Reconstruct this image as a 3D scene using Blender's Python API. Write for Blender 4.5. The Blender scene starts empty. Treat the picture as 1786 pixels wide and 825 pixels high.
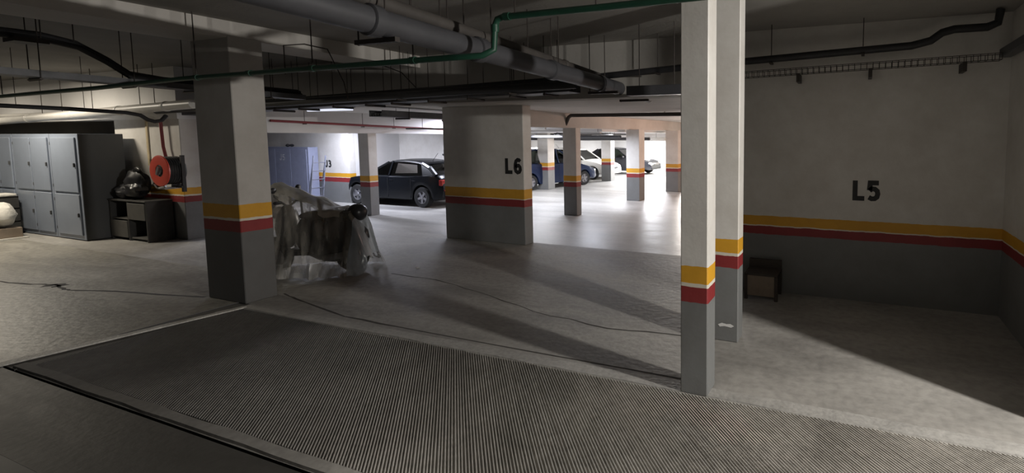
import bpy, bmesh, math, random
from mathutils import Vector, Matrix
random.seed(7)
PI = math.pi
SC = bpy.context.scene
COL = SC.collection

# ------------------------------------------------------------------ camera, world, lights, exposure
cam = bpy.data.cameras.new('camera')
cam.sensor_width = 36.0
cam.lens = 846.5 / 1786 * 36.0
cam.shift_x = (893 - 1186.8) / 1786
cam.shift_y = (302.7 - 412.5) / 1786
cam.clip_start = 0.05
cam_o = bpy.data.objects.new('camera', cam)
cam_o.location = (0, 0, 2.1)
cam_o.rotation_euler = (math.radians(90 - 4.33), 0, math.radians(20.04))
COL.objects.link(cam_o)
SC.camera = cam_o
SC.view_settings.view_transform = 'Standard'
SC.view_settings.look = 'None'
SC.view_settings.gamma = 1
SC.view_settings.use_curve_mapping = False
SC.view_settings.exposure = 0.0

world = bpy.data.worlds.new('world')
SC.world = world
world.use_nodes = True
world.node_tree.nodes['Background'].inputs[0].default_value = (1.0, 0.96, 0.93, 1)
world.node_tree.nodes['Background'].inputs[1].default_value = 0.036

def area(name, loc, size, power, color=(1, 1, 1), rot=(0, 0, 0), spread=PI):
    l = bpy.data.lights.new(name, 'AREA')
    l.shape = 'RECTANGLE'
    l.size, l.size_y = size
    l.energy = power
    l.color = color
    l.spread = spread
    o = bpy.data.objects.new(name, l)
    o.location = loc
    o.rotation_euler = rot
    COL.objects.link(o)
    return o

R90 = PI / 2
# lamp by the driveway, right of the frame: throws the long pillar shadows to the left
area('driveway_lamp', (4.0, 2.60, 2.75), (0.10, 0.2), 330, (1.0, 0.96, 0.90), (0, 1.1, 0))
# tube over the locker corner
area('locker_lamp', (-15.6, 3.9, 3.35), (1.2, 0.15), 125, (1.0, 0.90, 0.74))
area('locker_lamp', (-19.5, 3.9, 3.35), (1.2, 0.15), 60, (1.0, 0.90, 0.74))
# tubes of the far parking hall, and lamps added to brighten it
area('hall_lamp', (-14.2, 9.8, 2.64), (1.2, 0.15), 200, (0.80, 0.84, 1.0))
area('hall_lamp', (-11.2, 11.7, 2.64), (1.2, 0.15), 130, (0.80, 0.84, 1.0))
area('hall_lamp', (-7.75, 12.9, 2.17), (0.9, 0.12), 110, (0.84, 0.88, 1.0))
area('hall_lamp', (-10.3, 14.4, 2.2), (1.2, 0.15), 110, (0.92, 0.94, 1.0))  # added to light the front of the far white pillar
area('hall_lamp', (-12.8, 28.6, 2.2), (1.6, 0.15), 420, (0.95, 0.96, 1.0))  # added lamp to brighten the far back wall
area('hall_lamp', (-9.2, 17.6, 2.2), (1.2, 0.15), 110, (0.92, 0.94, 1.0))
area('hall_lamp', (-9.9, 22.5, 2.2), (1.2, 0.15), 600, (0.92, 0.94, 1.0))
area('hall_lamp', (-13.5, 18.4, 2.2), (1.2, 0.15), 220, (0.92, 0.94, 1.0))
area('hall_lamp', (-2.2, 15.5, 2.2), (0.3, 1.5), 130, (1.0, 0.66, 0.52), (0, 0.9, 0))  # added warm lamp standing in for pink bounce light from the right
# daylight from the far gate
area('gate_daylight', (-9.2, 27.2, 1.7), (1.4, 1.4), 900, (1.0, 0.93, 0.86), (-R90 * .97, 0, math.radians(14)))

# ------------------------------------------------------------------ materials
def nt(name):
    m = bpy.data.materials.new(name)
    m.use_nodes = True
    t = m.node_tree
    return m, t, t.nodes['Principled BSDF']

def mat(name, color, rough=0.6, var=0.12, scale=3.0, metal=0.0, bump=0.0, bscale=40.0, emit=0.0, spec=None, stretch=None):
    m, t, b = nt(name)
    b.inputs['Roughness'].default_value = rough
    b.inputs['Metallic'].default_value = metal
    if spec is not None:
        b.inputs['Specular IOR Level'].default_value = spec
    geo = t.nodes.new('ShaderNodeNewGeometry')
    vec = geo.outputs['Position']
    if stretch:
        mp = t.nodes.new('ShaderNodeMapping')
        mp.inputs['Scale'].default_value = stretch
        t.links.new(vec, mp.inputs['Vector'])
        vec = mp.outputs['Vector']
    if var > 0:
        n = t.nodes.new('ShaderNodeTexNoise')
        n.inputs['Scale'].default_value = scale
        n.inputs['Detail'].default_value = 6
        n.inputs['Roughness'].default_value = 0.65
        t.links.new(vec, n.inputs['Vector'])
        r = t.nodes.new('ShaderNodeValToRGB')
        r.color_ramp.elements[0].position = 0.3
        r.color_ramp.elements[1].position = 0.7
        r.color_ramp.elements[0].color = [c * (1 - var) for c in color] + [1]
        r.color_ramp.elements[1].color = [min(1, c * (1 + var)) for c in color] + [1]
        t.links.new(n.outputs['Fac'], r.inputs['Fac'])
        t.links.new(r.outputs['Color'], b.inputs['Base Color'])
    else:
        b.inputs['Base Color'].default_value = (*color, 1)
    if bump > 0:
        n2 = t.nodes.new('ShaderNodeTexNoise')
        n2.inputs['Scale'].default_value = bscale
        n2.inputs['Detail'].default_value = 5
        t.links.new(vec, n2.inputs['Vector'])
        bp = t.nodes.new('ShaderNodeBump')
        bp.inputs['Strength'].default_value = bump
        bp.inputs['Distance'].default_value = 0.02
        t.links.new(n2.outputs['Fac'], bp.inputs['Height'])
        t.links.new(bp.outputs['Normal'], b.inputs['Normal'])
    if emit > 0:
        b.inputs['Emission Color'].default_value = (*color, 1)
        b.inputs['Emission Strength'].default_value = emit
    return m

def band_mat(name, zo=1.054, zw1=0.912, zw0=0.895, zr=0.764, upper=(0.68, 0.66, 0.625), lower=(0.19, 0.195, 0.195)):
    """wall paint: white above, orange / white / dark red lines, grey below (heights in metres)"""
    m, t, b = nt(name)
    b.inputs['Roughness'].default_value = 0.5
    geo = t.nodes.new('ShaderNodeNewGeometry')
    sep = t.nodes.new('ShaderNodeSeparateXYZ')
    t.links.new(geo.outputs['Position'], sep.inputs[0])
    n = t.nodes.new('ShaderNodeTexNoise')
    n.inputs['Scale'].default_value = 9
    n.inputs['Detail'].default_value = 4
    t.links.new(geo.outputs['Position'], n.inputs['Vector'])
    w = t.nodes.new('ShaderNodeMath'); w.operation = 'MULTIPLY_ADD'
    t.links.new(n.outputs['Fac'], w.inputs[0])
    w.inputs[1].default_value = 0.022
    t.links.new(sep.outputs['Z'], w.inputs[2])
    d = t.nodes.new('ShaderNodeMath'); d.operation = 'DIVIDE'
    t.links.new(w.outputs[0], d.inputs[0])
    d.inputs[1].default_value = 4.0
    r = t.nodes.new('ShaderNodeValToRGB')
    cr = r.color_ramp
    cr.interpolation = 'CONSTANT'
    stops = [(0, lower), (zr, (0.25, 0.028, 0.03)), (zw0, (0.72, 0.68, 0.58)), (zw1, (0.66, 0.34, 0.025)), (zo, upper)]
    cr.elements[0].position = 0
    cr.elements[0].color = (*stops[0][1], 1)
    cr.elements[1].position = (stops[1][0] + 0.011) / 4
    cr.elements[1].color = (*stops[1][1], 1)
    for z, c in stops[2:]:
        e = cr.elements.new((z + 0.011) / 4)
        e.color = (*c, 1)
    t.links.new(d.outputs[0], r.inputs['Fac'])
    n3 = t.nodes.new('ShaderNodeTexNoise')
    n3.inputs['Scale'].default_value = 1.7
    n3.inputs['Detail'].default_value = 7
    n3.inputs['Roughness'].default_value = 0.7
    t.links.new(geo.outputs['Position'], n3.inputs['Vector'])
    r3 = t.nodes.new('ShaderNodeValToRGB')
    r3.color_ramp.elements[0].position = 0.3
    r3.color_ramp.elements[0].color = (0.82, 0.80, 0.78, 1)
    r3.color_ramp.elements[1].position = 0.65
    r3.color_ramp.elements[1].color = (1, 1, 1, 1)
    t.links.new(n3.outputs['Fac'], r3.inputs['Fac'])
    mx = t.nodes.new('ShaderNodeMix'); mx.data_type = 'RGBA'; mx.blend_type = 'MULTIPLY'
    mx.inputs['Factor'].default_value = 1.0
    t.links.new(r.outputs['Color'], mx.inputs[6])
    t.links.new(r3.outputs['Color'], mx.inputs[7])
    t.links.new(mx.outputs[2], b.inputs['Base Color'])
    bp = t.nodes.new('ShaderNodeBump')
    bp.inputs['Strength'].default_value = 0.06
    bp.inputs['Distance'].default_value = 0.02
    n4 = t.nodes.new('ShaderNodeTexNoise')
    n4.inputs['Scale'].default_value = 25
    t.links.new(geo.outputs['Position'], n4.inputs['Vector'])
    t.links.new(n4.outputs['Fac'], bp.inputs['Height'])
    t.links.new(bp.outputs['Normal'], b.inputs['Normal'])
    return m

def concrete(name, c0, c1, rough=0.6, streak=(1, 1, 1), scale=1.2, spots=0.5, bump=0.25):
    m, t, b = nt(name)
    geo = t.nodes.new('ShaderNodeNewGeometry')
    mp = t.nodes.new('ShaderNodeMapping')
    mp.inputs['Scale'].default_value = streak
    t.links.new(geo.outputs['Position'], mp.inputs['Vector'])
    n = t.nodes.new('ShaderNodeTexNoise')
    n.inputs['Scale'].default_value = scale
    n.inputs['Detail'].default_value = 9
    n.inputs['Roughness'].default_value = 0.62
    n.inputs['Distortion'].default_value = 0.4
    t.links.new(mp.outputs['Vector'], n.inputs['Vector'])
    r = t.nodes.new('ShaderNodeValToRGB')
    r.color_ramp.elements[0].position = 0.32
    r.color_ramp.elements[1].position = 0.68
    r.color_ramp.elements[0].color = (*c0, 1)
    r.color_ramp.elements[1].color = (*c1, 1)
    t.links.new(n.outputs['Fac'], r.inputs['Fac'])
    n2 = t.nodes.new('ShaderNodeTexNoise')
    n2.inputs['Scale'].default_value = scale * 11
    n2.inputs['Detail'].default_value = 5
    t.links.new(geo.outputs['Position'], n2.inputs['Vector'])
    r2 = t.nodes.new('ShaderNodeValToRGB')
    r2.color_ramp.elements[0].position = 0.3
    r2.color_ramp.elements[0].color = (1 - spots * 0.4,) * 3 + (1,)
    r2.color_ramp.elements[1].position = 0.6
    r2.color_ramp.elements[1].color = (1, 1, 1, 1)
    t.links.new(n2.outputs['Fac'], r2.inputs['Fac'])
    mx = t.nodes.new('ShaderNodeMix'); mx.data_type = 'RGBA'; mx.blend_type = 'MULTIPLY'
    mx.inputs['Factor'].default_value = 1.0
    t.links.new(r.outputs['Color'], mx.inputs[6])
    t.links.new(r2.outputs['Color'], mx.inputs[7])
    t.links.new(mx.outputs[2], b.inputs['Base Color'])
    rr = t.nodes.new('ShaderNodeMapRange')
    rr.inputs['To Min'].default_value = rough - 0.12
    rr.inputs['To Max'].default_value = rough + 0.12
    t.links.new(n.outputs['Fac'], rr.inputs['Value'])
    t.links.new(rr.outputs[0], b.inputs['Roughness'])
    bp = t.nodes.new('ShaderNodeBump')
    bp.inputs['Strength'].default_value = bump
    bp.inputs['Distance'].default_value = 0.02
    t.links.new(n2.outputs['Fac'], bp.inputs['Height'])
    t.links.new(bp.outputs['Normal'], b.inputs['Normal'])
    return m

def film_mat(name, opacity, color, rough=0.18):
    """thin plastic sheet: part see-through, part milky, glossy"""
    m = bpy.data.materials.new(name)
    m.use_nodes = True
    t = m.node_tree
    for x in list(t.nodes):
        t.nodes.remove(x)
    out = t.nodes.new('ShaderNodeOutputMaterial')
    tr = t.nodes.new('ShaderNodeBsdfTransparent')
    tr.inputs[0].default_value = (0.93, 0.92, 0.90, 1)
    df = t.nodes.new('ShaderNodeBsdfDiffuse')
    df.inputs[0].default_value = (*color, 1)
    tl = t.nodes.new('ShaderNodeBsdfTranslucent')
    tl.inputs[0].default_value = (*color, 1)
    gl = t.nodes.new('ShaderNodeBsdfGlossy')
    gl.inputs['Roughness'].default_value = rough
    m1 = t.nodes.new('ShaderNodeMixShader'); m1.inputs[0].default_value = 0.4
    t.links.new(df.outputs[0], m1.inputs[1]); t.links.new(tl.outputs[0], m1.inputs[2])
    geo = t.nodes.new('ShaderNodeNewGeometry')
    n = t.nodes.new('ShaderNodeTexNoise')
    n.inputs['Scale'].default_value = 9
    n.inputs['Detail'].default_value = 5
    mp = t.nodes.new('ShaderNodeMapping')
    mp.inputs['Scale'].default_value = (1, 1, 0.22)
    t.links.new(geo.outputs['Position'], mp.inputs['Vector'])
    t.links.new(mp.outputs['Vector'], n.inputs['Vector'])
    mr = t.nodes.new('ShaderNodeMapRange')
    mr.inputs['From Min'].default_value = 0.3
    mr.inputs['From Max'].default_value = 0.7
    mr.inputs['To Min'].default_value = max(0, opacity - 0.30)
    mr.inputs['To Max'].default_value = min(1, opacity + 0.30)
    t.links.new(n.outputs['Fac'], mr.inputs['Value'])
    m2 = t.nodes.new('ShaderNodeMixShader')
    t.links.new(mr.outputs[0], m2.inputs[0])
    t.links.new(tr.outputs[0], m2.inputs[1]); t.links.new(m1.outputs[0], m2.inputs[2])
    fr = t.nodes.new('ShaderNodeFresnel'); fr.inputs[0].default_value = 1.5
    m3 = t.nodes.new('ShaderNodeMixShader')
    t.links.new(fr.outputs[0], m3.inputs[0])
    t.links.new(m2.outputs[0], m3.inputs[1]); t.links.new(gl.outputs[0], m3.inputs[2])
    t.links.new(m3.outputs[0], out.inputs[0])
    return m

def glass_mat(name, tint, trans=0.8):
    m = bpy.data.materials.new(name)
    m.use_nodes = True
    t = m.node_tree
    for x in list(t.nodes):
        t.nodes.remove(x)
    out = t.nodes.new('ShaderNodeOutputMaterial')
    tr = t.nodes.new('ShaderNodeBsdfTransparent'); tr.inputs[0].default_value = (*tint, 1)
    gl = t.nodes.new('ShaderNodeBsdfGlossy'); gl.inputs['Roughness'].default_value = 0.02
    fr = t.nodes.new('ShaderNodeFresnel'); fr.inputs[0].default_value = 1.5
    mx = t.nodes.new('ShaderNodeMixShader')
    t.links.new(fr.outputs[0], mx.inputs[0])
    t.links.new(tr.outputs[0], mx.inputs[1]); t.links.new(gl.outputs[0], mx.inputs[2])
    t.links.new(mx.outputs[0], out.inputs[0])
    return m

M = {}
M['paint'] = band_mat('banded wall paint')
M['paint_high_shaded'] = band_mat('banded wall paint high shaded', 1.25, 1.07, 1.05, 0.905, upper=(0.50, 0.48, 0.45), lower=(0.12, 0.12, 0.118))  # same paint as the other pillars, darkened to paint in the dim light
M['paint_wide'] = band_mat('banded wall paint wide pillar', 1.075, 0.89, 0.873, 0.725)
M['paint_bay'] = band_mat('banded wall paint bay', 1.03, 0.905, 0.89, 0.785)
M['paint_far'] = band_mat('banded wall paint far', 0.93, 0.81, 0.80, 0.66)
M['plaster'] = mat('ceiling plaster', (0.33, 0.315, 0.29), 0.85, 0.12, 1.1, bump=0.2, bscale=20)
M['ceiling_dark'] = mat('dark ceiling', (0.17, 0.16, 0.145), 0.85, 0.15, 1.1, bump=0.2, bscale=20)  # darker than the ceiling plaster, used on the left part
M['beam'] = mat('beam paint', (0.60, 0.57, 0.53), 0.8, 0.08, 1.5, bump=0.15, bscale=20)
M['beam_grey'] = mat('beam plaster', (0.42, 0.40, 0.37), 0.85, 0.10, 1.5, bump=0.15, bscale=20)
M['wall_white'] = mat('white wall', (0.72, 0.71, 0.70), 0.7, 0.06, 1.0)
M['recess_shade_wall'] = mat('wall with recess shade', (0.16, 0.15, 0.14), 0.8, 0.2, 1.0)  # shade of the recess behind the lockers put into the wall colour
M['floor'] = concrete('bay floor concrete', (0.24, 0.23, 0.213), (0.41, 0.393, 0.365), 0.6, (0.6, 1.5, 1))
M['lane'] = concrete('lane floor concrete', (0.25, 0.243, 0.23), (0.44, 0.43, 0.41), 0.42, (0.35, 1.6, 1), 1.0, 0.3, 0.1)
M['left_floor'] = concrete('locker corner concrete', (0.20, 0.19, 0.165), (0.40, 0.38, 0.335), 0.45, (0.5, 1.5, 1), 1.2, 0.9, 0.3)
M['fore_floor'] = concrete('smooth dark concrete', (0.048, 0.045, 0.040), (0.082, 0.078, 0.070), 0.55, (0.5, 2.2, 1), 1.5, 0.4, 0.15)
M['rib'] = concrete('ribbed concrete', (0.40, 0.382, 0.352), (0.60, 0.575, 0.535), 0.75, (1, 1, 1), 1.6, 0.5, 0.1)
M['kerb'] = concrete('kerb concrete', (0.33, 0.32, 0.30), (0.46, 0.445, 0.42), 0.6, (1, 1, 1), 2.5, 0.5, 0.25)
M['kerb_worn'] = concrete('worn pale kerb', (0.45, 0.43, 0.39), (0.72, 0.70, 0.65), 0.5, (1, 1, 1), 5, 0.8, 0.5)
M['groove'] = mat('dirt in groove', (0.015, 0.014, 0.013), 0.9, 0.2, 10)
M['crack'] = mat('crack dirt', (0.06, 0.055, 0.05), 0.9, 0.3, 12)
M['letter'] = mat('black stencil paint', (0.02, 0.02, 0.02), 0.6, 0.2, 20)
M['letter_white'] = mat('pale stencil paint', (0.6, 0.6, 0.62), 0.6, 0.2, 20)
M['pvc'] = mat('grey pvc', (0.060, 0.060, 0.066), 0.45, 0.12, 6)
M['pvc_dusty'] = mat('dusty grey pvc', (0.060, 0.053, 0.048), 0.7, 0.2, 5)
M['green'] = mat('green pipe', (0.012, 0.060, 0.036), 0.45, 0.15, 6)
M['black'] = mat('black plastic', (0.022, 0.022, 0.024), 0.5, 0.2, 8)
M['cable'] = mat('black cable', (0.03, 0.03, 0.032), 0.55, 0.25, 12)
M['tray'] = mat('galvanised tray', (0.10, 0.10, 0.105), 0.5, 0.15, 10, metal=0.5)
M['rod'] = mat('threaded rod', (0.05, 0.042, 0.038), 0.55, 0.1, 20, metal=0.4)
M['whitepipe'] = mat('white pipe', (0.66, 0.64, 0.60), 0.4, 0.06, 5)
M['redpipe'] = mat('red fire pipe', (0.20, 0.025, 0.03), 0.45, 0.15, 8)
M['locker'] = mat('locker grey paint', (0.24, 0.275, 0.34), 0.42, 0.05, 3)
M['locker_shade_fittings'] = mat('locker side shade and fittings', (0.07, 0.072, 0.075), 0.5, 0.06, 3)  # side shade painted in; handles and hinges share this dark grey
M['locker_blue'] = mat('blue grey sheet metal', (0.24, 0.26, 0.36), 0.5, 0.08, 6)
M['reel'] = mat('reel red', (0.62, 0.07, 0.04), 0.4, 0.06, 6)
M['hose'] = mat('rubber hose', (0.015, 0.015, 0.016), 0.6, 0.2, 10)
M['steel'] = mat('steel', (0.45, 0.45, 0.45), 0.35, 0.1, 10, metal=0.9)
M['chrome'] = mat('chrome', (0.8, 0.8, 0.8), 0.12, 0.0, metal=1.0)
M['darkwood'] = mat('dark shelf board', (0.035, 0.034, 0.032), 0.55, 0.2, 8)
M['shelf_front'] = mat('grey shelf board', (0.08, 0.077, 0.07), 0.55, 0.15, 8)
M['bag'] = mat('black bag plastic', (0.010, 0.010, 0.012), 0.42, 0.2, 10)
M['sack'] = mat('white sack', (0.62, 0.60, 0.55), 0.7, 0.08, 14, bump=0.4, bscale=25)
M['carton'] = mat('tan board', (0.24, 0.19, 0.145), 0.75, 0.1, 10)
M['timber'] = mat('dark timber', (0.05, 0.04, 0.033), 0.7, 0.25, 14, stretch=(1, 1, 6))
M['alu'] = mat('aluminium ladder', (0.16, 0.17, 0.21), 0.4, 0.1, 8, metal=0.6)
M['car_black'] = mat('black car paint', (0.006, 0.007, 0.009), 0.25, 0.0, spec=0.25)
M['car_blue'] = mat('blue car paint', (0.008, 0.018, 0.055), 0.2, 0.0, spec=0.4)
M['car_white'] = mat('pale car paint', (0.62, 0.60, 0.56), 0.22, 0.0)
M['car_grey'] = mat('dark car paint', (0.02, 0.021, 0.026), 0.18, 0.0)
M['tyre'] = mat('tyre rubber', (0.014, 0.014, 0.014), 0.8, 0.2, 10)
M['rim'] = mat('rim metal', (0.32, 0.32, 0.34), 0.35, 0.05, 8, metal=0.7)
M['lamp_red'] = mat('tail lamp red', (0.20, 0.015, 0.012), 0.2, 0.0)
M['lamp_clear'] = mat('clear lamp', (0.75, 0.75, 0.75), 0.1, 0.0, metal=0.6)
M['glass'] = glass_mat('car glass', (0.42, 0.46, 0.42))
M['seat'] = mat('seat vinyl', (0.02, 0.019, 0.018), 0.5, 0.2, 8)
M['scooter'] = mat('scooter paint', (0.025, 0.025, 0.028), 0.3, 0.2, 4)
M['film'] = film_mat('clear plastic film', 0.36, (0.50, 0.47, 0.41), 0.12)
M['film_skirt'] = film_mat('crumpled plastic film', 0.55, (0.55, 0.53, 0.48))
M['film_top'] = film_mat('cream plastic sheet', 0.98, (0.62, 0.58, 0.49), 0.4)
M['film_blue'] = film_mat('milky plastic film', 0.75, (0.62, 0.68, 0.74), 0.2)
M['tube_on'] = mat('lit fluorescent tube', (0.80, 0.84, 1.0), 0.4, 0.0, emit=1.0)
M['housing'] = mat('lamp housing', (0.5, 0.5, 0.5), 0.5, 0.05)
M['yellowpipe'] = mat('faded yellow conduit', (0.55, 0.45, 0.28), 0.5, 0.1, 6)
M['paper'] = mat('paper scrap', (0.6, 0.58, 0.54), 0.8, 0.1, 20)
M['pale_green'] = mat('pale green wall', (0.46, 0.48, 0.42), 0.7, 0.06, 1.0)

# ------------------------------------------------------------------ mesh helpers
class MB:
    def __init__(s):
        s.bm = bmesh.new()
        s.slots = []
        s.mi = 0
    def use(s, m):
        if m not in s.slots:
            s.slots.append(m)
        s.mi = s.slots.index(m)
        return s
    def face(s, vs):
        try:
            f = s.bm.faces.new(vs)
            f.material_index = s.mi
            return f
        except ValueError:
            return None
    def box(s, lo, hi, mtx=None, bevel=0.0):
        lo, hi = Vector(lo), Vector(hi)
        b = bmesh.new()
        bmesh.ops.create_cube(b, size=1.0)
        for v in b.verts:
            v.co = Vector([(lo[i] + hi[i]) / 2 + v.co[i] * (hi[i] - lo[i]) for i in range(3)])
        if bevel > 0:
            bmesh.ops.bevel(b, geom=b.edges[:], offset=bevel, segments=1, affect='EDGES')
        s._merge(b, mtx)
        return s
    def _merge(s, b, mtx=None):
        mp = {}
        for v in b.verts:
            mp[v] = s.bm.verts.new(mtx @ v.co if mtx else v.co)
        for f in b.faces:
            s.face([mp[v] for v in f.verts])
        b.free()
    def tube(s, pts, r, n=10, cap=True):
        pts = [Vector(p) for p in pts]
        rs = r if isinstance(r, (list, tuple)) else [r] * len(pts)
        rings = []
        up = None
        for i, p in enumerate(pts):
            if i == 0: d = pts[1] - p
            elif i == len(pts) - 1: d = p - pts[i - 1]
            else: d = (pts[i + 1] - p).normalized() + (p - pts[i - 1]).normalized()
            d.normalize()
            if up is None:
                up = Vector((0, 0, 1)) if abs(d.z) < 0.9 else Vector((1, 0, 0))
            a = d.cross(up)
            if a.length < 1e-4: a = d.cross(Vector((0, 1, 0)))
            a.normalize()
            b = a.cross(d).normalized()
            up = b
            rings.append([s.bm.verts.new(p + (a * math.cos(2 * PI * k / n) + b * math.sin(2 * PI * k / n)) * rs[i]) for k in range(n)])
        for i in range(len(rings) - 1):
            for k in range(n):
                s.face([rings[i][k], rings[i][(k + 1) % n], rings[i + 1][(k + 1) % n], rings[i + 1][k]])
        if cap:
            s.face(rings[0][::-1]); s.face(rings[-1])
        return s
    def lathe(s, prof, mtx, n=24, cap=False):
        """prof: (radius, height) along local z"""
        rings = []
        for r, h in prof:
            rings.append([s.bm.verts.new(mtx @ Vector((r * math.cos(2 * PI * k / n), r * math.sin(2 * PI * k / n), h))) for k in range(n)])
        for i in range(len(rings) - 1):
            for k in range(n):
                s.face([rings[i][k], rings[i][(k + 1) % n], rings[i + 1][(k + 1) % n], rings[i + 1][k]])
        if cap:
            s.face(rings[0][::-1]); s.face(rings[-1])
        return s
    def blob(s, c, r, mtx=None, seg=14, ring=9, noise=0.0, seed=0):
        rnd = random.Random(seed)
        b = bmesh.new()
        bmesh.ops.create_uvsphere(b, u_segments=seg, v_segments=ring, radius=1.0)
        ph = [rnd.uniform(0, 6.28) for _ in range(6)]
        for v in b.verts:
            q = v.co.copy()
            k = 1 + noise * (math.sin(q.x * 4 + ph[0]) * math.sin(q.y * 5 + ph[1]) + 0.6 * math.sin(q.z * 7 + ph[2] + q.x * 3) + 0.5 * math.sin(q.y * 9 + q.z * 6 + ph[3]))
            v.co = Vector((c[0] + q.x * r[0] * k, c[1] + q.y * r[1] * k, c[2] + q.z * r[2] * k))
        s._merge(b, mtx)
        return s
    def poly(s, pts, thick=None):
        pts = [Vector(p) for p in pts]
        a = [s.bm.verts.new(p) for p in pts]
        s.face(a)
        if thick is not None:
            t = Vector(thick)
            b = [s.bm.verts.new(p + t) for p in pts]
            s.face(b[::-1])
            for i in range(len(a)):
                j = (i + 1) % len(a)
                s.face([a[j], a[i], b[i], b[j]])
        return s
    def build(s, name, m=None, parent=None, smooth=False, loc=None):
        bmesh.ops.recalc_face_normals(s.bm, faces=s.bm.faces[:])
        me = bpy.data.meshes.new(name)
        if smooth:
            for f in s.bm.faces: f.smooth = True
        s.bm.to_mesh(me)
        s.bm.free()
        for k in (s.slots or [m]):
            me.materials.append(M[k])
        o = bpy.data.objects.new(name, me)
        COL.objects.link(o)
        if parent is not None: o.parent = parent
        if loc is not None: o.location = loc
        if smooth:
            me.shade_smooth() if hasattr(me, 'shade_smooth') else None
            try: me.set_sharp_from_angle(angle=math.radians(42))
            except Exception: pass
        return o

def tag(o, label, cat, group=None):
    o['label'] = label
    o['category'] = cat
    if group: o['group'] = group
    return o

def empty(name, loc, rz=0.0):
    o = bpy.data.objects.new(name, None)
    o.empty_display_size = 0.1
    o.location = loc
    o.rotation_euler = (0, 0, rz)
    COL.objects.link(o)
    return o

def struct(o):
    o['kind'] = 'structure'
    return o

def sbox(name, lo, hi, m, bevel=0.0):
    return struct(MB().box(lo, hi, bevel=bevel).build(name, m))

GLYPH = {
 'L': [[(.11, 1), (.11, .10), (.56, .10)]],
 'J': [[(.44, 1), (.44, .26), (.38, .13), (.26, .09), (.14, .14), (.09, .30)]],
 '5': [[(.54, .90), (.14, .90), (.11, .52)], [(.11, .50), (.22, .60), (.36, .59), (.47, .50), (.50, .35), (.46, .19), (.36, .11), (.22, .10), (.08, .17)]],
 '6': [[(.50, .80), (.42, .89), (.30, .91), (.18, .82), (.11, .60), (.10, .36), (.15, .18), (.28, .09), (.42, .13), (.50, .27), (.48, .43), (.38, .54), (.25, .53), (.14, .42)]],
 '3': [[(.08, .82), (.18, .90), (.33, .90), (.45, .80), (.44, .64), (.33, .54), (.22, .53)], [(.22, .53), (.36, .51), (.48, .40), (.48, .23), (.37, .11), (.2, .09), (.07, .18)]],
 '2': [[(.08, .75), (.16, .88), (.3, .91), (.45, .82), (.47, .65), (.38, .48), (.10, .12)], [(.05, .09), (.54, .09)]],
}
def stencil(text, size, loc, m, parent, name='stencil_lettering', w=0.24):
    """painted characters facing -y, centred on loc (base line)"""
    mb = MB()
    adv = 0.68
    x0 = -adv * len(text) / 2 + 0.04
    base = Vector(loc) - (parent.location if parent is not None else Vector())
    for ci, chh in enumerate(text):
        for line in GLYPH[chh]:
            P = [Vector((p[0], p[1])) for p in line]
            Ls, Rs = [], []
            for i, p in enumerate(P):
                d0 = (p - P[i - 1]).normalized() if i else (P[1] - p).normalized()
                d1 = (P[i + 1] - p).normalized() if i < len(P) - 1 else d0
                n0, n1 = Vector((-d0.y, d0.x)), Vector((-d1.y, d1.x))
                n = (n0 + n1).normalized()
                k_ = (w / 2) / max(.5, n.dot(n0))
                Ls.append(p + n * k_); Rs.append(p - n * k_)
            def V(q, dy): return mb.bm.verts.new(base + Vector(((x0 + ci * adv + q.x) * size, dy, q.y * size)))
            fl_, fr_ = [V(q, 0) for q in Ls], [V(q, 0) for q in Rs]
            for i in range(len(P) - 1):
                mb.face([fl_[i], fl_[i + 1], fr_[i + 1], fr_[i]])
    o = mb.build(name, m, parent)
    return o

def copy_tree(o):
    c = o.copy(); COL.objects.link(c)
    for ch in list(o.children):
        d = ch.copy(); COL.objects.link(d); d.parent = c
        for g in list(ch.children):
            e = g.copy(); COL.objects.link(e); e.parent = d
    return c

# ------------------------------------------------------------------ floor
R0, R1 = 1.96, 3.60          # ribbed strip from R0 to R1 in y
XL = -7.25                   # its left end
fl = MB()
def quad(x0, x1, y0, y1, z=0.0):
    fl.face([fl.bm.verts.new(p) for p in ((x0, y0, z), (x1, y0, z), (x1, y1, z), (x0, y1, z))])
fl.use('lane'); quad(-30, 10, 7.95, 34)
fl.use('floor'); quad(XL - .1, 10, 3.76, 7.95)
quad(-30, XL - .1, 4.6, 7.95)
fl.use('left_floor'); quad(-30, XL - .1, -3, 4.6)
fl.use('fore_floor'); quad(XL - .1, 10, -3, 1.903)
fl.use('groove'); quad(XL - .1, 10, 1.903, 1.925, -0.035)
for y in (1.903, 1.925):
    fl.face([fl.bm.verts.new(p) for p in ((XL - .1, y, 0), (10, y, 0), (10, y, -0.05), (XL - .1, y, -0.05))])
fl.use('rib'); quad(XL - .1, 10, 1.925, 3.76, -0.006)
floor = struct(fl.build('floor'))

# kerb strips round the ribbed drive
k = MB()
def strip(x0, x1, y0, y1, z0, z1, step=0.25, jag=0.012):
    n = max(2, int(abs(x1 - x0) / step))
    top0, top1, b0, b1 = [], [], [], []
    for i in range(n + 1):
        x = x0 + (x1 - x0) * i / n
        a, c = random.uniform(-jag, jag), random.uniform(-jag, jag)
        b0.append(k.bm.verts.new((x, y0 + a, z0))); top0.append(k.bm.verts.new((x, y0 + a + 0.008, z1)))
        top1.append(k.bm.verts.new((x, y1 + c - 0.008, z1))); b1.append(k.bm.verts.new((x, y1 + c, z0)))
    for i in range(n):
        k.face([b0[i], b0[i + 1], top0[i + 1], top0[i]])
        k.face([top0[i], top0[i + 1], top1[i + 1], top1[i]])
        k.face([top1[i], top1[i + 1], b1[i + 1], b1[i]])
strip(-7.1, 10, 3.615, 3.77, -0.01, 0.010)
k.build('kerb_strip', 'kerb', floor)
k = MB()
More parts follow.
